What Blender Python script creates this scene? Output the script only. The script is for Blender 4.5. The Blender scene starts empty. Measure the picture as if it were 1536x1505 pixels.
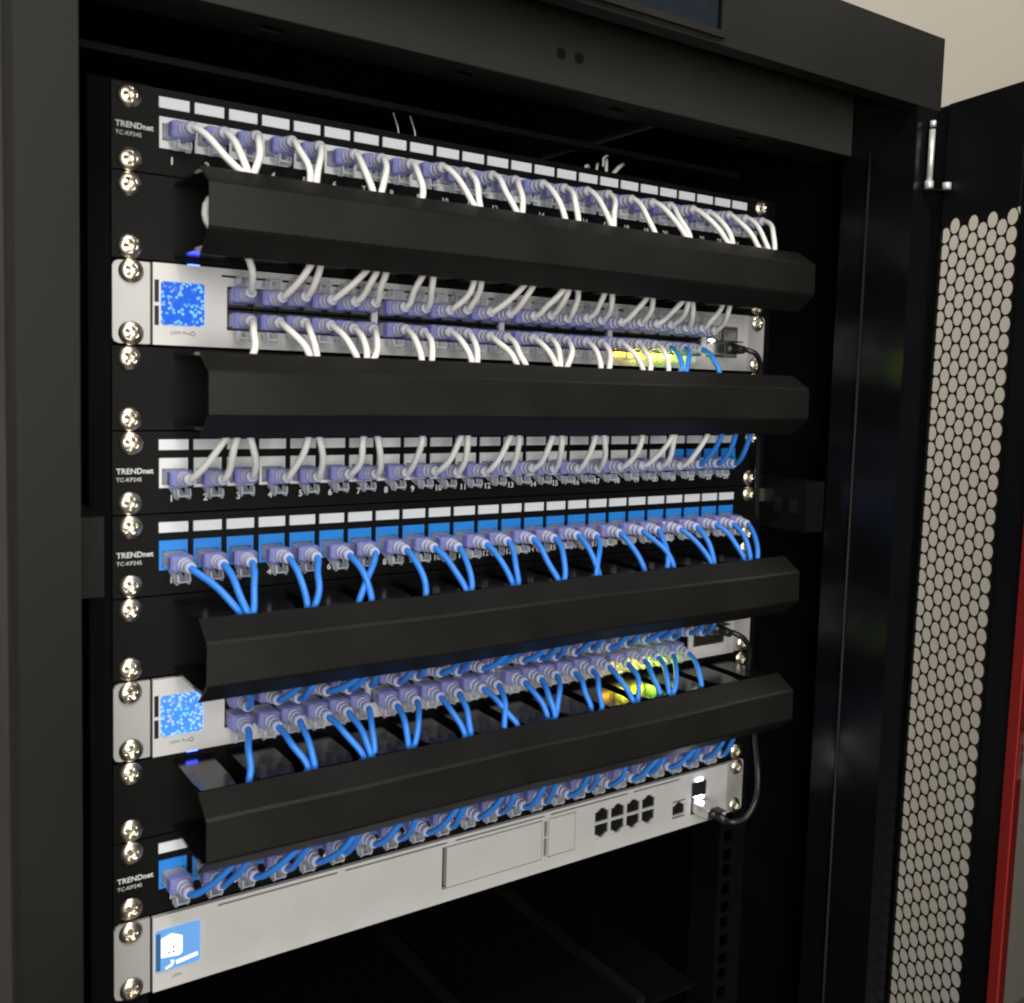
import bpy, math, random
from mathutils import Vector, Matrix
random.seed(7)
sc = bpy.context.scene
COL = sc.collection
# ------------------------------------------------------------------ camera
cam_d = bpy.data.cameras.new('camera'); cam = bpy.data.objects.new('camera', cam_d); COL.objects.link(cam)
sc.camera = cam
YAW, PITCH, ROLL = .6018, -.0784, .0300
fw = Vector((math.sin(YAW)*math.cos(PITCH), math.cos(YAW)*math.cos(PITCH), math.sin(PITCH)))
r0 = Vector((math.cos(YAW), -math.sin(YAW), 0)); u0 = r0.cross(fw)
rt = math.cos(ROLL)*r0 + math.sin(ROLL)*u0; up = -math.sin(ROLL)*r0 + math.cos(ROLL)*u0
cam.matrix_world = Matrix(((rt.x, up.x, -fw.x, -.3532), (rt.y, up.y, -fw.y, -.5450), (rt.z, up.z, -fw.z, -.1244), (0, 0, 0, 1)))
cam_d.sensor_width = 36; cam_d.lens = 1483.86/1536*36
cam_d.shift_x = (768-791.6)/1536; cam_d.shift_y = (691.24-752.5)/1536
cam_d.clip_start = .01; cam_d.clip_end = 50
cam_d.dof.use_dof = True; cam_d.dof.focus_distance = .66; cam_d.dof.aperture_fstop = 14
# ------------------------------------------------------------------ world and lamps
w = bpy.data.worlds.new('World'); sc.world = w; w.use_nodes = True
bg = w.node_tree.nodes['Background']; bg.inputs[0].default_value = (.92, .96, 1, 1); bg.inputs[1].default_value = .015
def area(name, loc, target, size, sy, power, col):
    l = bpy.data.lights.new(name, 'AREA'); l.shape = 'RECTANGLE'; l.size = size; l.size_y = sy; l.energy = power; l.color = col
    o = bpy.data.objects.new(name, l); COL.objects.link(o); o.location = loc
    o.rotation_euler = (Vector(target)-Vector(loc)).to_track_quat('-Z', 'Y').to_euler()
    return o
area('room_lamp', (-.60, -1.65, .02), (0, 0, -.2), .9, 1.30, 29, (1, .975, .93))
area('ceiling_lamp', (-.30, -1.0, 1.15), (0, 0, -.2), .7, .35, 17, (1, .96, .89))
area('wall_fill', (1.7, -.9, 1.5), (1.8, .65, .1), .8, .8, 20, (1, .93, .80))  # unseen fill light, added to brighten the wall
sc.view_settings.view_transform = 'Standard'; sc.view_settings.look = 'None'
sc.view_settings.exposure = 0; sc.view_settings.gamma = 1; sc.view_settings.use_curve_mapping = False
sc.render.engine = 'CYCLES'; sc.cycles.use_denoising = True
sc.cycles.pixel_filter_type = 'BLACKMAN_HARRIS'; sc.cycles.filter_width = 2.1
sc.cycles.transparent_max_bounces = 8; sc.cycles.max_bounces = 5; sc.cycles.diffuse_bounces = 3; sc.cycles.glossy_bounces = 3
# ------------------------------------------------------------------ materials
MATS = {}
def mat(name, col, rough=.5, metal=0, spec=.5, noise=0, scale=300, bump=0, bscale=900, emit=None, estr=0, transp=0, coat=0):
    m = bpy.data.materials.new(name); m.use_nodes = True; nt = m.node_tree; n = nt.nodes; L = nt.links
    b = n['Principled BSDF']; b.inputs['Base Color'].default_value = (*col, 1); b.inputs['Roughness'].default_value = rough
    b.inputs['Metallic'].default_value = metal; b.inputs['Specular IOR Level'].default_value = spec
    b.inputs['Coat Weight'].default_value = coat
    tc = n.new('ShaderNodeTexCoord')
    if noise:
        t = n.new('ShaderNodeTexNoise'); t.inputs['Scale'].default_value = scale; t.inputs['Detail'].default_value = 5
        L.new(tc.outputs['Object'], t.inputs['Vector'])
        mx = n.new('ShaderNodeMix'); mx.data_type = 'RGBA'
        mx.inputs[6].default_value = (*[c*(1-noise) for c in col], 1); mx.inputs[7].default_value = (*[min(1, c*(1+noise)) for c in col], 1)
        L.new(t.outputs['Fac'], mx.inputs[0]); L.new(mx.outputs[2], b.inputs['Base Color'])
        mr = n.new('ShaderNodeMapRange'); mr.inputs[3].default_value = max(0, rough-.1*noise-.05); mr.inputs[4].default_value = min(1, rough+.1*noise+.05)
        L.new(t.outputs['Fac'], mr.inputs[0]); L.new(mr.outputs[0], b.inputs['Roughness'])
    if bump:
        t2 = n.new('ShaderNodeTexNoise'); t2.inputs['Scale'].default_value = bscale; t2.inputs['Detail'].default_value = 2
        L.new(tc.outputs['Object'], t2.inputs['Vector'])
        bp = n.new('ShaderNodeBump'); bp.inputs['Strength'].default_value = bump; bp.inputs['Distance'].default_value = .0004
        L.new(t2.outputs['Fac'], bp.inputs['Height']); L.new(bp.outputs[0], b.inputs['Normal'])
    if emit:
        b.inputs['Emission Color'].default_value = (*emit, 1); b.inputs['Emission Strength'].default_value = estr
    if transp:
        tr = n.new('ShaderNodeBsdfTransparent'); tr.inputs[0].default_value = (*[min(1, .35+.75*c) for c in col], 1)
        ms = n.new('ShaderNodeMixShader'); ms.inputs[0].default_value = transp
        L.new(b.outputs[0], ms.inputs[1]); L.new(tr.outputs[0], ms.inputs[2]); L.new(ms.outputs[0], n['Material Output'].inputs[0])
    MATS[name] = m; return m
mat('header_paint_lit', (.032, .031, .0245), .5, spec=.25, noise=.3, scale=9, bump=.25, bscale=2200)  # lighter copy of the cabinet paint, light on the header put into its colour
mat('cabinet_paint', (.0085, .0082, .0068), .5, spec=.18, noise=.6, scale=11, bump=.25, bscale=2200)
mat('cabinet_gloss', (.004, .004, .005), .24, spec=.35, noise=.2, scale=20)
mat('cabinet_inner', (.0035, .0035, .0045), .55, spec=.25)
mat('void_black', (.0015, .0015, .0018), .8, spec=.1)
mat('panel_black', (.0035, .0034, .0033), .5, spec=.15, noise=.2, scale=60, bump=.15, bscale=3000)
mat('duct_plastic', (.0095, .0091, .0080), .44, spec=.26, noise=.45, scale=16, bump=.3, bscale=1800)
mat('duct_black', (.005, .005, .006), .17, noise=.2, scale=40)
mat('silver', (.68, .67, .65), .42, metal=.2, noise=.06, scale=60, bump=.12, bscale=1500)
mat('silver_ear', (.60, .59, .57), .36, metal=.45, noise=.05, scale=50)
mat('label_white', (.735, .765, .79), .55, noise=.03, scale=150)
mat('jack_white', (.74, .75, .74), .4)
mat('jack_blue', (.022, .25, .76), .4)
mat('ink_white', (.72, .72, .70), .6)
mat('ink_grey', (.09, .09, .09), .6)
mat('cord_white', (.84, .835, .79), .42, noise=.04, scale=120)
mat('cord_blue', (.035, .235, .80), .40, noise=.06, scale=120)
mat('cord_black', (.014, .014, .015), .34)
mat('plug_clear', (.86, .88, .95), .10, transp=.62)
mat('plug_violet', (.42, .44, .82), .12, transp=.56)
mat('plug_boot', (.78, .79, .95), .16, transp=.42)
mat('gold_contact', (.75, .55, .22), .3, metal=1)
mat('brass_screw', (.90, .79, .64), .30, metal=1, noise=.2, scale=700)
mat('steel', (.72, .71, .69), .28, metal=1)
mat('zinc_pin', (.85, .85, .83), .3, metal=.5)
mat('port_black', (.006, .006, .007), .4)
mat('led_white', (.9, .9, .9), .4, emit=(.82, .84, 1), estr=25)
mat('led_yellow', (.5, .5, .1), .4, emit=(.80, .80, .02), estr=60)
mat('led_orange', (.5, .3, .1), .4, emit=(.95, .50, .02), estr=12)
mat('led_green', (.2, .5, .1), .4, emit=(.30, .85, .04), estr=60)
mat('glow_blue', (.1, .1, .5), .4, emit=(.05, .09, 1), estr=10)  # glow of the added bars that imitate the screen reflected in the fingers
mat('wall_paint', (.60, .565, .505), .75, noise=.03, scale=3, bump=.15, bscale=160)
mat('floor_grey', (.22, .21, .19), .6, noise=.1, scale=5)
mat('red_stripe', (.27, .018, .015), .6, spec=.2)
mat('display_dark', (.014, .018, .024), .12)
mat('pixel_white', (.9, .9, .9), .4, emit=(.85, .95, 1), estr=1.0)
mat('pixel_dot', (.05, .06, .08), .4)
# tinted safety glass of the door
m = bpy.data.materials.new('door_glass'); m.use_nodes = True; nt = m.node_tree; nt.nodes.clear()
o_ = nt.nodes.new('ShaderNodeOutputMaterial'); a_ = nt.nodes.new('ShaderNodeBsdfTransparent'); a_.inputs[0].default_value = (.72, .73, .72, 1)
g_ = nt.nodes.new('ShaderNodeBsdfGlossy'); g_.inputs['Roughness'].default_value = .02; x_ = nt.nodes.new('ShaderNodeMixShader')
x_.inputs[0].default_value = .07
nt.links.new(a_.outputs[0], x_.inputs[1]); nt.links.new(g_.outputs[0], x_.inputs[2]); nt.links.new(x_.outputs[0], o_.inputs[0]); MATS['door_glass'] = m
# the switch displays: a blue screen with a scatter of cyan dots
def screen_mat(name, base, dot, thr, strength):
    m = bpy.data.materials.new(name); m.use_nodes = True; n = m.node_tree.nodes; L = m.node_tree.links
    b = n['Principled BSDF']; b.inputs['Base Color'].default_value = (.01, .02, .05, 1); b.inputs['Roughness'].default_value = .15
    tc = n.new('ShaderNodeTexCoord')
    v = n.new('ShaderNodeTexVoronoi'); v.inputs['Scale'].default_value = 520; L.new(tc.outputs['Object'], v.inputs['Vector'])
    ns = n.new('ShaderNodeTexNoise'); ns.inputs['Scale'].default_value = 150; ns.inputs['Detail'].default_value = 3; L.new(tc.outputs['Object'], ns.inputs['Vector'])
    r1 = n.new('ShaderNodeMapRange'); r1.inputs[1].default_value = .34; r1.inputs[2].default_value = .50; r1.inputs[3].default_value = 1; r1.inputs[4].default_value = 0
    L.new(v.outputs['Distance'], r1.inputs[0])
    r2 = n.new('ShaderNodeMapRange'); r2.inputs[1].default_value = thr; r2.inputs[2].default_value = thr+.05
    L.new(ns.outputs['Fac'], r2.inputs[0])
    mu = n.new('ShaderNodeMath'); mu.operation = 'MULTIPLY'; L.new(r1.outputs[0], mu.inputs[0]); L.new(r2.outputs[0], mu.inputs[1])
    sp = n.new('ShaderNodeSeparateColor'); L.new(v.outputs['Color'], sp.inputs[0])
    m2 = n.new('ShaderNodeMix'); m2.data_type = 'RGBA'; m2.inputs[6].default_value = (*dot, 1); m2.inputs[7].default_value = (dot[0]*3.2+.08, dot[1]*.75, 1, 1)
    L.new(sp.outputs[0], m2.inputs[0])
    mx = n.new('ShaderNodeMix'); mx.data_type = 'RGBA'; mx.inputs[6].default_value = (*base, 1); L.new(m2.outputs[2], mx.inputs[7])
    L.new(mu.outputs[0], mx.inputs[0]); L.new(mx.outputs[2], b.inputs['Emission Color']); b.inputs['Emission Strength'].default_value = strength
    MATS[name] = m
screen_mat('screen_blue', (.025, .14, .82), (.12, .78, 1), .46, 1.0)
screen_mat('screen_cyan', (.07, .30, .90), (.20, .85, 1), .40, 1.05)
mat('screen_sky', (.02, .04, .08), .15, emit=(.17, .42, .86), estr=.9)
mat('screen_bar', (.02, .04, .08), .15, emit=(.03, .12, .25), estr=.8)

# ------------------------------------------------------------------ mesh helpers
class MB:
    def __init__(s): s.v = []; s.f = []; s.sm = []
    def quad(s, *p):
        i = len(s.v); s.v += [tuple(q) for q in p]; s.f.append(tuple(range(i, i+len(p)))); s.sm.append(False)
    def box(s, x0, x1, y0, y1, z0, z1, ch=0):
        if not ch:
            i = len(s.v); s.v += [(x, y, z) for x in (x0, x1) for y in (y0, y1) for z in (z0, z1)]
            for q in ((0, 1, 3, 2), (4, 6, 7, 5), (0, 4, 5, 1), (2, 3, 7, 6), (0, 2, 6, 4), (1, 5, 7, 3)):
                s.f.append(tuple(i+k for k in q)); s.sm.append(False)
            return s
        c = ch   # chamfer on the four long edges seen along y and the front rim
        ring = [(x0+c, z0), (x1-c, z0), (x1, z0+c), (x1, z1-c), (x1-c, z1), (x0+c, z1), (x0, z1-c), (x0, z0+c)]
        inn = [(min(max(x, x0+c), x1-c) if True else x, min(max(z, z0+c), z1-c)) for x, z in ring]
        i = len(s.v)
        s.v += [(x, y1, z) for x, z in ring]+[(x, y0+c, z) for x, z in ring]+[(x+(c*.6 if x < (x0+x1)/2 else -c*.6), y0, z+(c*.6 if z < (z0+z1)/2 else -c*.6)) for x, z in ring]
        for k in range(8):
            l = (k+1) % 8
            s.f += [(i+k, i+l, i+8+l, i+8+k), (i+8+k, i+8+l, i+16+l, i+16+k)]; s.sm += [False]*2
        s.f += [tuple(i+16+k for k in range(8)), tuple(i+k for k in reversed(range(8)))]; s.sm += [False]*2
        return s
    def tube(s, pts, r, n=8, caps=True):
        P = [Vector(p) for p in pts]; i0 = len(s.v); prev = None
        rad = r if isinstance(r, (list, tuple)) else [r]*len(P)
        for k, p in enumerate(P):
            t = (P[min(k+1, len(P)-1)]-P[max(k-1, 0)]).normalized()
            if prev is None:
                a = Vector((0, 0, 1)) if abs(t.z) < .9 else Vector((1, 0, 0)); e = t.cross(a).normalized()
            else: e = (prev-t*prev.dot(t)).normalized()
            prev = e; g = t.cross(e)
            for j in range(n):
                q = p+rad[k]*(math.cos(2*math.pi*j/n)*e+math.sin(2*math.pi*j/n)*g); s.v.append(tuple(q))
        for k in range(len(P)-1):
            for j in range(n):
                a = i0+k*n; s.f.append((a+j, a+(j+1) % n, a+n+(j+1) % n, a+n+j)); s.sm.append(True)
        if caps:
            s.f.append(tuple(i0+j for j in reversed(range(n)))); s.f.append(tuple(i0+(len(P)-1)*n+j for j in range(n))); s.sm += [False]*2
        return s
    def prism(s, prof, a0, a1, axis='x'):
        # closed profile in the other two axes, pushed along one axis
        i = len(s.v); n = len(prof)
        for a in (a0, a1):
            for p, q in prof: s.v.append((a, p, q) if axis == 'x' else (p, a, q) if axis == 'y' else (p, q, a))
        for k in range(n):
            l = (k+1) % n; s.f.append((i+k, i+l, i+n+l, i+n+k)); s.sm.append(False)
        s.f.append(tuple(i+k for k in reversed(range(n)))); s.f.append(tuple(i+n+k for k in range(n))); s.sm += [False]*2
        return s
    def plate(s, x0, x1, z0, z1, holes, y0, y1):
        # flat sheet facing -y with true rectangular openings
        xs = sorted({x0, x1, *[h[0] for h in holes], *[h[1] for h in holes]}); zs = sorted({z0, z1, *[h[2] for h in holes], *[h[3] for h in holes]})
        xs = [x for x in xs if x0-1e-9 <= x <= x1+1e-9]; zs = [z for z in zs if z0-1e-9 <= z <= z1+1e-9]
        nx, nz = len(xs)-1, len(zs)-1
        def solid(i, k):
            if i < 0 or k < 0 or i >= nx or k >= nz: return False
            cx, cz = (xs[i]+xs[i+1])/2, (zs[k]+zs[k+1])/2
            return not any(h[0] < cx < h[1] and h[2] < cz < h[3] for h in holes)
        for i in range(nx):
            for k in range(nz):
                if not solid(i, k): continue
                a, b, c, d = xs[i], xs[i+1], zs[k], zs[k+1]
                s.quad((a, y0, c), (b, y0, c), (b, y0, d), (a, y0, d)); s.quad((a, y1, c), (a, y1, d), (b, y1, d), (b, y1, c))
                if not solid(i-1, k): s.quad((a, y0, c), (a, y0, d), (a, y1, d), (a, y1, c))
                if not solid(i+1, k): s.quad((b, y0, c), (b, y1, c), (b, y1, d), (b, y0, d))
                if not solid(i, k-1): s.quad((a, y0, c), (a, y1, c), (b, y1, c), (b, y0, c))
                if not solid(i, k+1): s.quad((a, y0, d), (b, y0, d), (b, y1, d), (a, y1, d))
        return s
    def mesh(s, name, m):
        me = bpy.data.meshes.new(name); me.from_pydata(s.v, [], s.f); me.materials.append(MATS[m])
        me.polygons.foreach_set('use_smooth', s.sm); me.update(); return me
    def build(s, name, m, parent=None, loc=(0, 0, 0), rot=None):
        return put(name, s.mesh(name, m), parent, loc, rot)
def put(name, me, parent=None, loc=(0, 0, 0), rot=None):
    o = bpy.data.objects.new(name, me); COL.objects.link(o); o.parent = parent; o.location = loc
    if rot: o.rotation_euler = rot
    return o
def thing(name, label, cat, loc, group=None):
    o = bpy.data.objects.new(name, None); COL.objects.link(o); o.location = loc; o.empty_display_size = .02
    o['label'] = label; o['category'] = cat
    if group: o['group'] = group
    return o
def bez(a, b, c, d, n):
    a, b, c, d = map(Vector, (a, b, c, d)); out = []
    for i in range(n+1):
        t = i/n; out.append(a*(1-t)**3+3*b*t*(1-t)**2+3*c*t*t*(1-t)+d*t**3)
    return out
TXT = {}
def text_mesh(s, size, m, align='CENTER', bold=.0):
    k = (s, size, m, align, bold)
    if k in TXT: return TXT[k]
    cu = bpy.data.curves.new('lettering', 'FONT'); cu.body = s; cu.size = size; cu.align_x = align; cu.align_y = 'CENTER'; cu.offset = bold; cu.resolution_u = 3
    o = bpy.data.objects.new('lettering', cu); COL.objects.link(o)
    dg = bpy.context.evaluated_depsgraph_get(); me = bpy.data.meshes.new_from_object(o.evaluated_get(dg))
    bpy.data.objects.remove(o); me.materials.clear(); me.materials.append(MATS[m]); TXT[k] = me; return me
UP = (math.pi/2, 0, 0)     # lettering stands on a face that looks to -y
U = .04445
def zc(k): return -(k-1)*U
ORD = ['first', 'second', 'third', 'fourth', 'fifth', 'sixth', 'seventh', 'eighth', 'ninth', 'tenth', 'eleventh', 'twelfth', 'thirteenth', 'fourteenth', 'fifteenth', 'sixteenth', 'seventeenth', 'eighteenth', 'nineteenth', 'twentieth', 'twenty-first', 'twenty-second', 'twenty-third', 'twenty-fourth']

# ------------------------------------------------------------------ setting
o = MB().box(-3, 5, .68, .72, -1.62, 2.4).build('wall', 'wall_paint'); o['kind'] = 'structure'
o = MB().box(-3, 5, -3, .68, -1.66, -1.62).build('floor', 'floor_grey'); o['kind'] = 'structure'

# ------------------------------------------------------------------ cabinet
FY = -.105
cab = thing('equipment_cabinet', 'tall black network cabinet standing open around all the rack gear', 'cabinet', (0, 0, -1.6))
dz = 1.6
def cb(b, name, m, parent=None):
    return b.build(name, m, parent or cab, (0, 0, dz) if parent is None else (0, 0, 0))
B, T = -1.6, .131
# front posts, folded sheet with a rounded outer corner
for s in (-1, 1):
    prof = [(.275, FY), (.2985, FY), (.3012, FY+.0012), (.302, FY+.004), (.302, FY+.055), (.3005, FY+.055), (.3005, FY+.0045), (.2765, FY+.0025), (.2765, -.043), (.275, -.043)]
    prof = [(s*x, y) for x, y in prof]
    cb(MB().prism(prof, B, .0798, 'z'), 'post', 'cabinet_paint' if s < 0 else 'cabinet_gloss')
# small ridge folded along the inner face of the posts
for s in (-1, 1):
    cb(MB().tube([(s*.2745, -.067, B), (s*.2745, -.067, .0535)], .0011, 8), 'post_ridge', 'steel' if False else 'cabinet_paint')
    cb(MB().tube([(s*.2765, -.092, B), (s*.2765, -.092, .0535)], .0008, 6), 'post_ridge', 'cabinet_paint')
beam = MB().plate(-.302, .302, .080, T, [(-.079, .079, .086, .124)], FY, FY+.012)
beam.box(-.302, .302, FY+.0122, .60, T-.003, T); beam.box(-.302, -.2765, FY+.0122, -.0495, .0802, T-.0032); beam.box(.2765, .302, FY+.0122, -.0495, .0802, T-.0032)
bo = cb(beam, 'top_beam', 'cabinet_paint')
MB().box(-.0785, .0785, FY+.002, FY+.010, .0865, .1235).build('display_window', 'display_dark', bo)
fm = MB().plate(-.0815, .0815, .0835, .1265, [(-.0775, .0775, .0875, .1225)], FY-.0022, FY-.0002); fm.build('display_rim', 'cabinet_paint', bo)
hd = MB().plate(-.2745, .2745, .0535, .128, [], -.050, -.0485)
hdo = cb(hd, 'header_panel', 'header_paint_lit')
lip = MB()   # underside of the header, with oblong slots
for a, b in ((-.2745, -.176), (-.164, -.061), (-.049, .054), (.066, .169), (.181, .2745)): lip.box(a, b, -.048, -.016, .0535, .0549)
for x in (-.170, -.055, .060, .175): lip.box(x-.006, x+.006, -.048, -.036, .0535, .0549); lip.box(x-.006, x+.006, -.028, -.016, .0535, .0549)
lip.build('header_lip', 'cabinet_paint', hdo)
# two fixing holes in the header
for x in (.0, .0135):
    MB().tube([(x+.002, -.0506, .0725), (x+.002, -.0502, .0725)], .0034, 14).build('fixing_hole', 'port_black', hdo)
cb(MB().box(-.26, .26, .050, .062, .050, .054), 'crossbar', 'cabinet_inner')
for s in (-1, 1):
    cb(MB().box(s*.298 if s > 0 else -.302, .302 if s > 0 else -.298, -.049, .60, B, T-.004), 'side_panel', 'cabinet_gloss' if s > 0 else 'cabinet_inner')
cb(MB().box(-.2975, .2975, .596, .60, B, T-.004), 'back_panel', 'cabinet_inner')
cb(MB().box(-.2975, .2975, -.04, .595, B, B+.003), 'base_panel', 'cabinet_inner')
for s in (-1, 1):     # the four 19 inch rails, square holes three to a unit
    for yy, vis in ((.0022, True), (.46, False)):
        holes = []
        if vis and s > 0:
            for k in range(12, 21):
                for dzz in (.015875, 0, -.015875): holes.append((.2278, .2373, zc(k)+dzz-.00475, zc(k)+dzz+.00475))
        a, b = (.2225, .252) if s > 0 else (-.252, -.2225)
        r = MB().plate(a, b, B+.004, .0235, holes, yy, yy+.002)
        xi = .2225*s
        r.box(min(xi, xi+.0018*s), max(xi, xi+.0018*s), yy+.0022, yy+.030, B+.004, .0235)
        xo = .2502*s
        r.box(min(xo, xo+.0018*s), max(xo, xo+.0018*s), yy+.0022, yy+.030, B+.004, .0235)
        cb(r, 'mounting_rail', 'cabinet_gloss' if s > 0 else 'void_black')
for s in (-1, 1):     # depth struts that carry the rails
    for zz in (-.2335, -.86):
        st = MB(); x0, x1 = (.2535, .2745) if s > 0 else (-.2680, -.2535)
        st.box(x0, x1, -.042, .56, zz, zz+.039)
        so = cb(st, 'strut', 'cabinet_paint' if s < 0 else 'panel_black')
        if s > 0 and zz > -.5:
            for yy in (-.030, -.014): MB().box(x0-.0006, x0-.0001, yy-.004, yy+.004, zz+.014, zz+.025).build('square_hole', 'port_black', so)
            cn = MB().box(x0-.006, x0-.0002, .000, .010, zz+.020, zz+.030); cn.build('cage_nut', 'brass_screw', so)
            MB().tube([(x0-.009, .005, zz+.025), (x0-.006, .005, zz+.025)], .003, 10).build('bolt', 'brass_screw', so)
# door, swung open on the right hand hinges
HX, HY = .3035, -.107; ang = math.atan2(-.976, -.218)
door = MB()
door.plate(-.022, .0036, -1.585, .084, [], .0013, .0023)
door.plate(.0036, .0714, .00245, .084, [], 0, .0015)
door.plate(.0714, .0943, -1.585, .084, [], .0013, .010)
door.plate(.0943, .55, .045, .084, [], 0, .010)
door.plate(.0036, .0714, -1.585, -.905, [], .0013, .0023)
do = door.build('door', 'cabinet_inner', cab, (HX, HY, dz), (0, math.radians(.55), ang))
# perforated strip: round holes punched on a hexagonal grid
pf = MB(); pu, pv = .00835, .0119; nh = 12; R = .0047
def cell(cx, cz):
    pts = [(cx+pu*2/3*1.0*math.cos(math.pi/3*k), cz+pv/math.sqrt(3)*1.0*math.sin(math.pi/3*k)) for k in range(6)]
    hx = [(cx-pu*2/3, cz), (cx-pu/3, cz-pv/2), (cx+pu/3, cz-pv/2), (cx+pu*2/3, cz), (cx+pu/3, cz+pv/2), (cx-pu/3, cz+pv/2)]
    outer = []
    for k in range(6):
        a, b = hx[k], hx[(k+1) % 6]; outer += [a, ((a[0]+b[0])/2, (a[1]+b[1])/2)]
    sx = .00455; sz = .0056
    inner = []
    for q in outer:
        dx, dzz = (q[0]-cx)/sx, (q[1]-cz)/sz; l = math.hypot(dx, dzz); inner.append((cx+dx/l*sx, cz+dzz/l*sz))
    for k in range(12):
        l = (k+1) % 12
        for y, fl in ((0, 0), (.0006, 1)):
            p = [(*outer[k][:1], y, outer[k][1]), (outer[l][0], y, outer[l][1]), (inner[l][0], y, inner[l][1]), (inner[k][0], y, inner[k][1])]
            pf.quad(*(p if fl else p[::-1]))
        pf.quad((inner[k][0], 0, inner[k][1]), (inner[l][0], 0, inner[l][1]), (inner[l][0], .0006, inner[l][1]), (inner[k][0], .0006, inner[k][1]))
for c in range(8):
    for r_ in range(76):
        cell(.0082+c*pu, -.0035-r_*pv-(pv/2 if c % 2 == 0 else 0))
for r_ in range(77):         # webs that square off both side edges
    for cx, sg, z0 in ((.0082, -1, -.0035-pv/2+pv), (.0082+7*pu, 1, -.0035+pv)):
        cz = z0-r_*pv
        if r_ == 0: continue
        for y in (0, .0006): pf.quad((cx+sg*pu*2/3, y, cz), (cx+sg*pu/3, y, cz-pv/2), (cx+sg*pu*2/3, y, cz-pv))
for c in range(0, 8, 2):     # solid web above the lower-set columns
    cx = .0082+c*pu; zt = .0024
    for y in (0, .0006): pf.quad((cx-pu*2/3, y, zt), (cx-pu/3, y, zt-pv/2), (cx+pu/3, y, zt-pv/2), (cx+pu*2/3, y, zt))
pf.build('perforated_strip', 'cabinet_paint', do)
MB().box(.0945, .1025, -.0002, .0065, -1.585, .0448).build('red_stripe', 'red_stripe', do)
MB().box(.1027, .548, .001, .006, -1.585, .0448).build('glass_pane', 'door_glass', do)
# hinge
hx, hy = .0055, -.0157
MB().tube([(hx, hy, .0283), (hx, hy, .0640)], .0021, 12).build('hinge_pin', 'zinc_pin', do)
MB().tube([(hx, hy, .0225), (hx, hy, .0281)], .0031, 12).build('hinge_nut', 'zinc_pin', do)
MB().tube([(hx, hy, .0660), (hx, hy, .0700)], .0022, 12).build('hinge_nut', 'zinc_pin', do)
MB().tube([(hx+.004, hy+.0125, .0225), (hx+.004, hy+.0125, .0275)], .0032, 12).build('hinge_nut', 'zinc_pin', do)
MB().box(hx-.002, hx+.0055, hy-.002, hy+.0135, .0208, .0222).build('hinge_plate', 'cabinet_gloss', do)

# ------------------------------------------------------------------ shared small meshes
def screw_mesh():
    b = MB(); R, n, rings = .0062, 48, 12
    for k in range(rings+1):
        t = k/rings; r = R*t
        for j in range(n):
            a = 2*math.pi*j/n; x, z = r*math.cos(a), r*math.sin(a)
            h = .0030*math.sqrt(max(0, 1-(t*.97)**2))
            q = min(abs(x), abs(z)); m_ = max(abs(x), abs(z))
            if q < .0009 and m_ < .0032: h -= .0019*(1-(m_/.0032)**3)
            b.v.append((x, -h, z))
    for k in range(rings):
        for j in range(n):
            a = k*n; b.f.append((a+j, a+(j+1) % n, a+n+(j+1) % n, a+n+j)); b.sm.append(k > 4)
    return b.mesh('screw', 'brass_screw')
SCREW = screw_mesh()
def screws(parent, xr=(-1, 1), y=-.0012):
    for s in xr:
        for t in (1, -1):
            put('screw', SCREW, parent, (s*.23255+random.uniform(-.0004, .0004), y, t*.015875+random.uniform(-.0003, .0003)), (random.uniform(-.06, .06), random.uniform(0, 1.57), random.uniform(-.08, .08)))
def frame_mesh(name, m, w_, h_, iw, ih, d0, d1, zoff=0):
    b = MB(); b.plate(-w_/2, w_/2, -h_/2, h_/2, [(-iw/2, iw/2, zoff-ih/2, zoff+ih/2)], d0, d0+.0015)
    for a, c, e, f in ((-iw/2-.0006, -iw/2, -ih/2, ih/2), (iw/2, iw/2+.0006, -ih/2, ih/2), (-iw/2-.0006, iw/2+.0006, ih/2, ih/2+.0006), (-iw/2-.0006, iw/2+.0006, -ih/2-.0006, -ih/2)):
        b.box(a, c, d0+.0016, d1, zoff+e, zoff+f)
    b.quad((-iw/2, d1, zoff-ih/2), (iw/2, d1, zoff-ih/2), (iw/2, d1, zoff+ih/2), (-iw/2, d1, zoff+ih/2))
    return b.mesh(name, m)
JW = frame_mesh('keystone_jack', 'jack_white', .0150, .0160, .0122, .0088, -.0020, .011, -.0020)
JB = frame_mesh('keystone_jack', 'jack_blue', .0150, .0160, .0122, .0088, -.0020, .011, -.0020)
LABEL = MB().box(-.0077, .0077, -.0009, .0, -.0028, .0028).mesh('label_card', 'label_white')
PORT = frame_mesh('port', 'port_black', .0136, .0112, .0120, .0086, -.0030, .010)
SFP = frame_mesh('sfp_cage', 'steel', .0152, .0112, .0138, .0092, -.0042, .018)
def keyed_port():
    h = [(-.0063, .0063, -.0046, .0030), (-.0038, .0038, .0028, .0043), (-.0021, .0021, .0041, .0053)]
    b = MB().plate(-.0074, .0074, -.0055, .0055, h, -.0034, -.0020)
    n0 = len(b.f); b.box(-.0066, .0066, -.0019, .0100, -.0051, .0053)
    me = b.mesh('port', 'silver'); me.materials.append(MATS['port_black'])
    for p in me.polygons[n0:]: p.material_index = 1
    return me
KPORT = keyed_port()
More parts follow.
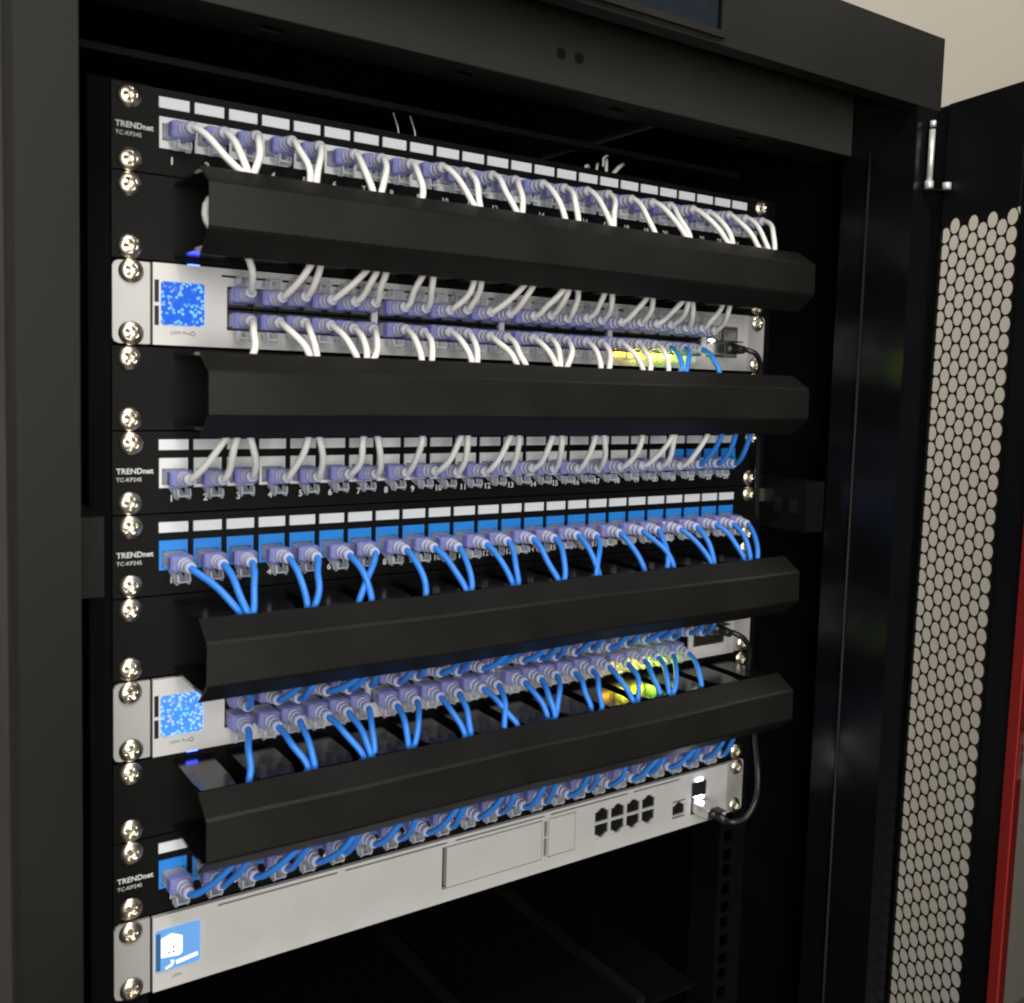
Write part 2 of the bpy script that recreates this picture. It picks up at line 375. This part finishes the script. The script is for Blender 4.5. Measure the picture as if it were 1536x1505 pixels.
# plug: clear body, violet collar, ribbed boot, spring latch; axis runs to -y, latch below
def plug_meshes():
    b = MB().box(-.0058, .0058, -.0105, .006, -.0042, .0038, .0007)
    for k in range(8): b.box(-.0042+k*.00115, -.0037+k*.00115, -.0035, .0055, .0039, .0042)
    body = b.mesh('plug', 'plug_clear')
    c = MB(); c.box(-.0060, .0060, -.0160, -.0092, -.0046, .0042, .0012)
    c.box(-.0064, -.0061, -.0150, -.0105, -.0033, .0032); c.box(.0061, .0064, -.0150, -.0105, -.0033, .0032)
    col = c.mesh('collar', 'plug_violet')
    pts = []; rr = []
    y = -.0157
    for k, (dy, r) in enumerate(((0, .0036), (.0012, .0039), (.0028, .0039), (.0030, .0033), (.0042, .0033), (.0044, .0037), (.0060, .0036), (.0062, .0031), (.0074, .0031), (.0076, .0034), (.0094, .0032), (.0104, .0026))):
        pts.append((0, y-dy*1.12, 0)); rr.append(r)
    boot = MB().tube(pts, rr, 14).mesh('boot', 'plug_boot')
    t = MB(); n = 9
    lo = []; hi = []
    for k in range(n):
        u = k/(n-1); yy = -.0005-.0175*u; z = -.0046-.0046*math.sin(math.pi*.62*u)
        lo.append((yy, z-.0009)); hi.append((yy, z))
    t.prism(lo+hi[::-1], -.0030, .0030, 'x')
    t.prism([(-.0110, -.0056), (-.0175, -.0056), (-.0185, -.0088), (-.0165, -.0112), (-.0120, -.0108)], -.0036, -.0027, 'x')
    t.prism([(-.0110, -.0056), (-.0175, -.0056), (-.0185, -.0088), (-.0165, -.0112), (-.0120, -.0108)], .0027, .0036, 'x')
    latch = t.mesh('latch', 'plug_clear')
    return body, col, boot, latch
PLUG, COLLAR, BOOT, LATCH = plug_meshes()

# ------------------------------------------------------------------ patch panels
XA, PT = -.2182+.0077, .0182
def jack_x(i): return XA+PT*i
JU = frame_mesh('keystone_jack', 'jack_white', .0150, .0160, .0122, .0088, -.0020, .011, .0004)
def patch_panel(k, label, blue_from, blue_to):
    t = thing('patch_bay', label, 'patch panel', (0, 0, zc(k)), 'patch panels in the rack')
    holes = [(jack_x(i)-.0074, jack_x(i)+.0074, -.0083, .0075) for i in range(24)]
    p = MB().plate(-.2413, .2413, -.0218, .0218, holes, -.0012, .0018); p.build('plate', 'panel_black', t)
    for i in range(24):
        put('keystone_jack', JU if k == 1 else JB if blue_from <= i < blue_to else JW, t, (jack_x(i), 0, -.0004))
        put('label_card', LABEL, t, (jack_x(i), -.0014, .0148))
        put('port_number', text_mesh(str(i+1), .0052, 'ink_white', 'CENTER', .00012), t, (jack_x(i)-.001, -.0014, -.0143), UP)
    put('brand_lettering', text_mesh('TRENDnet', .0041, 'ink_white', 'LEFT', .00008), t, (-.2395, -.0014, .0008), UP)
    put('model_lettering', text_mesh('TC-KP24S', .0030, 'ink_white', 'LEFT', 0), t, (-.2395, -.0014, -.0036), UP)
    screws(t)
    return t
patch_panel(1, 'topmost black patch panel with white jacks, right under the cabinet header', 24, 24)
patch_panel(5, 'black patch panel with white jacks, fifth unit down, directly above blue-jack panel', 20, 24)
patch_panel(6, 'black patch panel with a full row of bright blue jacks in plain view', 0, 24)
patch_panel(10, 'lowest black patch panel, blue jacks half hidden behind the bottom cable duct', 0, 24)

# ------------------------------------------------------------------ cable managers
SLOTS = [-.186+.0338*i for i in range(12)]
def cable_manager(k, label):
    t = thing('cable_manager', label, 'cable manager', (0, 0, zc(k)), 'cable ducts with snap-on covers')
    MB().box(-.2413, .2413, -.0014, .0016, -.0218, .0218).build('back_plate', 'panel_black', t)
    edges = [-.2105]+sum([[s-.0048, s+.0048] for s in SLOTS], [])+[.2105]
    for sgn in (1, -1):
        for i in range(0, len(edges), 2):
            a, b = edges[i], edges[i+1]; z = sgn*.0186
            prof = [(a+.0, -.0016), (b, -.0016), (b, -.040), (b-.003 if b-a > .02 else b-.001, -.0515), (a+.003 if b-a > .02 else a+.001, -.0515), (a, -.040)]
            f = MB(); f.prism(prof, z-.0008, z+.0008, 'z'); f.build('finger', 'duct_black', t)
    th = .0016
    pr_ = [(-.0535, .0197), (-.0672, .0112), (-.0686, .0098), (-.0690, -.0105), (-.0678, -.0122), (-.0550, -.0226)]
    inn = [(y+th*.8, z-(.0006 if z > 0 else -.0006)) for y, z in pr_]
    c = MB(); x0, x1 = -.2118, .2185; n = 40
    prof = pr_+inn[::-1]; m_ = len(prof); i0 = 0
    for s_ in range(n+1):
        x = x0+(x1-x0)*s_/n; wv = .0004*math.sin(s_*.30+k)+.00012*math.sin(s_*.8+2*k)
        for j, (y, z) in enumerate(prof): c.v.append((x, y+wv, z+wv*.5))
    for s_ in range(n):
        for j in range(m_):
            l = (j+1) % m_; a = s_*m_; c.f.append((a+j, a+m_+j, a+m_+l, a+l)); c.sm.append(False)
    for a, rev in ((0, True), (n*m_, False)):
        for j in range(5):
            q = (a+j, a+j+1, a+m_-2-j, a+m_-1-j); c.f.append(q if rev else q[::-1]); c.sm.append(False)
    co = c.build('cover', 'duct_plastic', t)
    for x in (-.193, .205):
        MB().box(x-.008, x+.008, -.0560, -.0540, .0176, .0184).build('clip_notch', 'port_black', co)
    screws(t, y=-.0014)
cable_manager(2, 'uppermost black cable duct, between top patch panel and upper switch')
cable_manager(4, 'second black cable duct, right below the upper silver switch')
cable_manager(7, 'third black cable duct, right below the row of blue jacks')
cable_manager(9, 'lowest black cable duct, right below the lower silver switch')

# ------------------------------------------------------------------ switches
def port_x(i): return -.176+.0144*i+.0035*(i//6)
PZ = .0062
FYS = -.004
def ears(t):
    for s in (-1, 1):
        a, b = (-.2413, -.2228) if s < 0 else (.2228, .2413)
        c = .003
        prof = [(a if s < 0 else a, -.0212), (b, -.0212), (b, .0212), (a, .0212)]
        if s < 0: prof = [(a+c, -.0212), (b, -.0212), (b, .0212), (a+c, .0212), (a+c*.3, .0212-c*.3), (a, .0212-c), (a, -.0212+c), (a+c*.3, -.0212+c*.3)]
        else: prof = [(a, -.0212), (b-c, -.0212), (b-c*.3, -.0212+c*.3), (b, -.0212+c), (b, .0212-c), (b-c*.3, .0212-c*.3), (b-c, .0212), (a, .0212)]
        MB().prism(prof, -.0022, -.0002, 'y').build('ear', 'silver_ear', t)
        MB().box(b if s < 0 else a-.0009, b+.0009 if s < 0 else a, -.0030, .018, -.0205, .0205).build('ear_groove', 'port_black', t)
    screws(t, y=-.0024)
def front(t, holes):
    p = MB().plate(-.2217, .2217, -.0213, .0213, holes, FYS, FYS+.0030); p.build('faceplate', 'silver', t)
    MB().box(-.2200, .2200, .020, .30, -.0210, .0210).build('chassis', 'cabinet_inner', t)
def vents(lst, z): return [(a, b, z-.0006, z+.0006) for a, b in lst]
def switch(k, label, scr):
    t = thing('network_switch', label, 'network switch', (0, 0, zc(k)), 'silver rack switches')
    holes = [(port_x(6*g)-.0070, port_x(6*g+5)+.0070, -.0118, .0118) for g in range(4)]
    holes += [(.1775, .2105, -.0118, .0118)]
    holes += vents([(-.186, -.113), (-.107, -.036), (-.030, .042), (.047, .118), (.123, .168)], .0172)
    front(t, holes); ears(t)
    MB().box(-.2216+.0006, -.2188, FYS-.0004, FYS-.0001, .0010, .0125).build('touch_slot', 'port_black', t)
    MB().box(-.2216+.0006, -.2188, FYS-.0004, FYS-.0001, -.0110, -.0010).build('touch_slot', 'port_black', t)
    b = MB(); b.box(-.2177, -.1950, FYS-.0012, FYS-.0001, -.0108, .0120, .0011); b.build('screen', scr, t)
    put('model_lettering', text_mesh('USW Pro', .0026, 'ink_grey', 'LEFT', 0), t, (-.2130, FYS-.0002, -.0147), UP)
    ring = MB(); pts = [(-.2012+.0011*math.cos(a*math.pi/6), FYS-.0002, -.0147+.0011*math.sin(a*math.pi/6)) for a in range(13)]
    ring.tube(pts, .0002, 5); ring.build('ring_mark', 'ink_grey', t)
    for i in range(24):
        for s in (1, -1): put('port', PORT, t, (port_x(i), 0, s*PZ))
    for x in (.1858, .2022):
        for s in (1, -1): put('sfp_cage', SFP, t, (x, 0, s*.0058))
    # lamp bars that light the ports
    for i in range(18, 22):
        m = ('led_orange', 'led_yellow', 'led_yellow', 'led_green')[i-18]
        MB().box(port_x(i)-.0050, port_x(i)+.0050, FYS-.0008, FYS-.0001, -.0148, -.0121).build('port_light', m, t)
    MB().box(.1800, .1850, FYS-.0008, FYS-.0001, -.0001, .0012).build('port_light', 'led_white', t)
    z = .0214 if k == 3 else -.0220      # added hidden bar; its glow stands in for the screen's blue reflection
    MB().box(-.2035, -.1975, FYS+.0006, FYS+.0026, z, z+.0006).build('screen_glow_bar', 'glow_blue', t)
    return t
switch(3, 'upper silver switch with dotted blue screen, white cables above and below', 'screen_blue')
switch(8, 'lower silver switch with pale blue dotted screen and blue cables', 'screen_cyan')

# ------------------------------------------------------------------ gateway in the lowest unit
def gateway():
    k = 11
    t = thing('network_gateway', 'long silver gateway in the lowest unit with drive bay and eight empty ports', 'network gateway', (0, 0, zc(k)))
    px = [.0938+.0150*i for i in range(4)]
    holes = [(px[0]-.0070, px[3]+.0070, -.0092, .0132), (.1631, .1771, -.0118, .0022)]
    holes += [(.1825, .1985, -.0130, .0130)]
    holes += vents([(-.186, -.113), (-.108, -.036), (-.030, .042), (.047, .118), (.123, .170)], .0188)
    holes += [(-.0398, .0402, -.0124, .0164), (.0418, .0444, -.0105, .0025), (.0418, .0444, .0035, .0150), (.0452, .0692, -.0120, .0162)]
    front(t, holes); ears(t)
    for x in px:
        for z, q in ((.0076, 0), (-.0036, math.pi)): put('port', KPORT, t, (x, 0, z), (0, q, 0))
    put('port', KPORT, t, (.1701, 0, -.0048))
    for z in (.0066, -.0066): put('sfp_cage', SFP, t, (.1905, 0, z))
    d = MB().box(-.0366, .0395, FYS-.0006, FYS+.0040, -.0117, .0157, .0004); d.build('drive_bay_door', 'silver', t)
    MB().box(.0458, .0686, FYS-.0004, FYS+.0040, -.0114, .0156, .0004).build('blank_cover', 'silver', t)
    b = MB().box(-.2205, -.1958, FYS-.0012, FYS-.0001, -.0105, .0135, .0012); so = b.build('screen', 'screen_sky', t)
    y = FYS-.0016
    MB().box(-.2205+.0001, -.2180, y, FYS-.00121, -.0090, .0122).build('screen_edge', 'screen_bar', so)
    pr_ = [(-.2176, -.0018), (-.2080, -.0028), (-.2062, -.0015), (-.2062, .0080), (-.2120, .0108), (-.2176, .0090)]
    MB().prism(pr_, y-.0001, y+.0002, 'y').build('screen_icon', 'pixel_white', so)
    for x, z in ((-.2135, .0002), (-.2110, .0002), (-.2110, .0030)): MB().box(x-.0005, x+.0005, y-.0004, y-.0002, z-.0006, z+.0006).build('icon_dot', 'pixel_dot', so)
    MB().prism([(-.2155, -.0082), (-.2120, -.0068), (-.2125, -.0045), (-.2105, -.0050), (-.2115, -.0078), (-.2150, -.0090)], y-.0001, y+.0002, 'y').build('screen_swoosh', 'pixel_white', so)
    MB().prism([(-.2095, -.0076), (-.1978, -.0060), (-.1978, -.0040), (-.2095, -.0056)], y-.0001, y+.0002, 'y').build('screen_caption', 'pixel_white', so)
    put('model_lettering', text_mesh('UDM', .0024, 'ink_grey', 'LEFT', 0), t, (-.2115, FYS-.0002, -.0150), UP)
    MB().box(.1872, .1935, FYS-.0008, FYS-.0001, .0136, .0150).build('port_light', 'led_white', t)
    MB().box(.1862, .1950, FYS-.0012, FYS-.0006, -.0008, .0008).build('port_light', 'led_white', t)
gateway()

# ------------------------------------------------------------------ patch cables
def add_plug(t, base, pos, flip, pitch, yaw):
    p = put('plug', PLUG, t, tuple(Vector(pos)-base), (pitch, (math.pi if flip else 0)+random.uniform(-.05, .05), yaw))
    put('collar', COLLAR, p); put('boot', BOOT, p); put('latch', LATCH, p)
    return p
def end_path(x, z, xe, ze, up, drop=0):
    # straight through the boot, then out and into the duct slot; also returns the way the plug leans
    s = 1 if up else -1
    r = random.uniform
    e = Vector((xe, -.0475+r(-.002, .0015), ze))
    yaw = max(-.09, min(.09, .12*math.atan2(xe-x, .026)))+r(-.03, .03)
    pit = s*r(.0, .07)+drop*14
    ax = Vector((math.sin(yaw)*math.cos(pit), -math.cos(yaw)*math.cos(pit), math.sin(pit)))
    o = Vector((x, 0, z)); tip = o+ax*.0275
    L = (e-tip).length
    b1 = tip+ax*r(.10, .30)*L*.8+(e-tip)*r(.02, .12)
    b2 = e+(tip-e)*r(.25, .45)+Vector((r(-.002, .002), -.005, -s*r(-.001, .005)))
    c = bez(tip, b1, b2, e, 14); f1, f2, am = r(0, 6.3), r(0, 6.3), r(.0002, .0010)
    for k_, p in enumerate(c):
        wgt = math.sin(math.pi*k_/14); p.x += am*wgt*math.sin(f1+k_*.45); p.y += am*wgt*math.sin(f2+k_*.38)
    return [o+ax*.014, o+ax*.021]+c, yaw, pit
def patch_cable(label, col, group, kd, top, bot, loop=None):
    # top = (port x, port z, slot x), bot likewise; kd = duct unit between them
    base = Vector((top[0], 0, top[1])); t = thing('patch_cable', label, 'patch cable', base, group)
    zt, zb = zc(kd)+.0186, zc(kd)-.0190
    A, ya, pa = end_path(top[0], top[1], top[2], zt, False)
    Bp, yb_, pb = end_path(bot[0], bot[1], bot[2], zb, True, drop=bot[3] if len(bot) > 3 else 0)
    r = random.uniform
    if loop: mid = bez(A[-1], A[-1]+Vector((-.004, .004, -.012)), Vector((loop-.001, -.046, zc(kd)+.012)), Vector((loop, -.046, zc(kd)-.002)), 8)[1:]+bez((loop, -.046, zc(kd)-.002), (loop+.001, -.046, zc(kd)-.012), Bp[-1]+Vector((-.010, .002, .010)), Bp[-1], 8)[1:-1]
    else:
        yy = r(-.044, -.024); mid = bez(A[-1], (A[-1].x, yy, zt-.016+r(-.006, .004)), (Bp[-1].x, yy, zb+.016+r(-.004, .006)), Bp[-1], 10)[1:-1]
    path = A+mid+Bp[::-1]
    MB().tube([p-base for p in path], random.uniform(.00184, .00194), 8).build('cord', col, t)
    for yaw, pit, pos in ((ya, pa, top), (yb_, pb, bot)):
        flip = len(pos) > 4 and pos[4]
        add_plug(t, base, (pos[0], 0, pos[1]), flip, pit if flip else -pit, yaw)
mm = lambda l: [v/1000 for v in l]
rA = mm([-188, -186, -184, -154, -150, -118, -114, -89, -52, -49, -25, -20, 12, 20, 47, 50, 86, 114, 117, 152, 156, 183, 192, 198])
rB = mm([-186, -152, -147, -119, -115, -110, -86, -80, -52, -48, -16, -11, 11, 15, 21, 45, 49, 81, 85, 112, 116, 120, 148, 155])
rC = mm([-184, -153, -149, -125, -121, -117, -87, -80, -53, -49, -20, -14, 8, 12, 16, 42, 49, 79, 83, 102, 112, 117, 149])
rD = mm([-194, -190, -186, -152, -148, -120, -114, -86, -59, -54, -23, -19, 8, 12, 42, 46, 81, 107, 111, 141, 154, 168, 182])
rE = mm([-188, -185, -182, -152, -148, -115, -122, -81, -54, -50, -19, -15, 14, 18, 48, 44, 88, 113, 107, 148, 153, 184, 189, 194])
rF = mm([-186, -152, -147, -119, -115, -110, -86, -80, -52, -48, -16, -11, 11, 15, 21, 45, 49, 81, 85, 112, 116, 120, 148, 155])
rG = mm([-183, -151, -147, -118, -114, -111, -89, -85, -51, -47, -14, -24, 11, 15, 17, 46, 53, 80, 86, 106, 112, 117, 145])
rH = mm([-186, -182, -150, -146, -119, -115, -87, -82, -53, -48, -19, -14, 12, 17, 46, 50, 80, 112, 116, 146, 150, 170, 183])
jz = -.0024
for i in range(24):
    patch_cable('white patch cable in the %s jack from the left of the topmost patch panel' % ORD[i], 'cord_white', 'white cables through the uppermost duct', 2,
        (jack_x(i), zc(1)+.0006, rA[i]), (port_x(i), zc(3)+PZ, rB[i], 0, True), loop=-.2072 if i == 0 else None)
for i in range(23):
    blue = i >= 20
    patch_cable(('blue patch cable in the %s jack of the white-jack panel above the blue jacks' if blue else 'white patch cable in the %s jack of the white-jack panel above the blue jacks') % ORD[i],
        'cord_blue' if blue else 'cord_white', 'cables through the second duct', 4, (port_x(i), zc(3)-PZ, rC[i]), (jack_x(i), zc(5)+jz, rD[i]))
for i in range(24):
    patch_cable('blue patch cable in the %s jack from the left of the plainly visible blue-jack panel' % ORD[i], 'cord_blue', 'blue cables through the third duct', 7,
        (jack_x(i), zc(6)+jz, rE[i]), (port_x(i), zc(8)+PZ, rF[i], 0, True))
for i in range(23):
    patch_cable('blue patch cable in the %s lower port from the left of the lower switch' % ORD[i], 'cord_blue', 'blue cables through the lowest duct', 9,
        (port_x(i), zc(8)-PZ, rG[i]), (jack_x(i), zc(10)+jz, rH[i], -.0015))
# ------------------------------------------------------------------ black direct attach cables
def dac(label, pts, ends, r=.0020, col='cord_black'):
    base = Vector(ends[0]); t = thing('attach_cable', label, 'data cable', base)
    P = [Vector(p) for p in pts]; out = []
    for i in range(len(P)-1):       # Catmull-Rom through the points
        p0 = P[max(i-1, 0)]; p1 = P[i]; p2 = P[i+1]; p3 = P[min(i+2, len(P)-1)]
        for k in range(10):
            u = k/10; out.append(.5*((2*p1)+(p2-p0)*u+(2*p0-5*p1+4*p2-p3)*u*u+(3*p1-p0-3*p2+p3)*u**3))
    out.append(P[-1])
    MB().tube([p-base for p in out], r, 10).build('cord', col, t)
    for e in ends:
        l = Vector(e)-base
        h = MB().box(-.0066, .0066, -.018, .010, -.0042, .0042, .0006); ho = h.build('plug_shell', 'steel', t, tuple(l))
        MB().tube([(0, -.018, 0), (0, -.022, -.0003), (0, -.030, -.001)], [.0042, .0038, .0029], 12).build('boot', 'cord_black', ho)
        MB().box(-.0035, .0035, -.026, -.0175, .0043, .0052).build('pull_tab', 'cord_black', ho)
a = (.1858, -.004, zc(3)-.0058)
b8 = (.1858, -.004, zc(8)+.0058); b11 = (.1905, -.004, zc(11)-.0066)
dac('black cable leaving the right end of the upper switch and dropping out of sight', [(a[0], -.026, a[2]), (a[0]+.004, -.034, a[2]-.001), (.196, -.037, a[2]-.004), (.204, -.034, a[2]-.011), (.2085, -.030, a[2]-.022), (.2100, -.028, a[2]-.034), (.2140, -.026, zc(4)-.018), (.2300, -.012, zc(5)), (.2620, .020, zc(6)-.05), (.262, .06, zc(9)), (.262, .06, zc(13))], [a])
dac('black cable from the right end of the lower switch arching down to the gateway', [(b8[0], -.026, b8[2]), (b8[0]+.004, -.034, b8[2]-.001), (.197, -.038, b8[2]-.006), (.205, -.036, b8[2]-.016), (.2085, -.032, b8[2]-.030), (.2110, -.030, b8[2]-.046), (.2150, -.030, zc(9)), (.2210, -.030, zc(10)+.012), (.2265, -.030, zc(10)-.014), (.2240, -.034, zc(11)+.014), (.2150, -.040, zc(11)+.004), (.2040, -.041, b11[2]+.001), (b11[0]+.002, -.037, b11[2]-.001), (b11[0], -.026, b11[2])], [b8, b11])
# ------------------------------------------------------------------ loose tie tails behind the top panel
t = thing('cable_tie_bundle', 'loose white cable tie tails sticking up behind the topmost patch panel', 'cable ties', (.11, .04, .030))
for (x, z, x2, z2, r) in ((-.018, .004, -.012, .0045, .0012), (-.008, .003, -.004, .0085, .0011), (.001, .003, .004, .013, .0013), (.008, .0025, .020, .0115, .0016), (.012, -.001, .022, .0015, .0015), (-.002, .012, .0055, .0155, .0008)):
    MB().tube([(x, 0, z-.006), (x, 0, z), ((x+x2)/2, .002, (z+z2)/2+.0008), (x2, .004, z2)], r, 7).build('tie_tail', 'cord_white', t)
t = thing('cable_tie_bundle', 'two faint thin tie tails behind the left half of the topmost patch panel', 'cable ties', (-.058, .04, .024))
for x in (0, .012): MB().tube([(x, 0, 0), (x-.002, 0, .012), (x-.005, .001, .021)], .0006, 6).build('tie_tail', 'cord_black' if False else 'silver_ear', t)
# ------------------------------------------------------------------ shelf low in the empty bay
t = thing('rack_shelf', 'dark shelf with two raised ribs in the empty bay under the gateway', 'shelf', (0, .2, -.62))
MB().box(-.22, .22, -.18, .25, -.003, 0).build('shelf_plate', 'void_black', t)
for x in (.0320, .1620): MB().box(x-.0042, x+.0042, -.178, .24, .0004, .0060).build('rib', 'cabinet_paint', t)
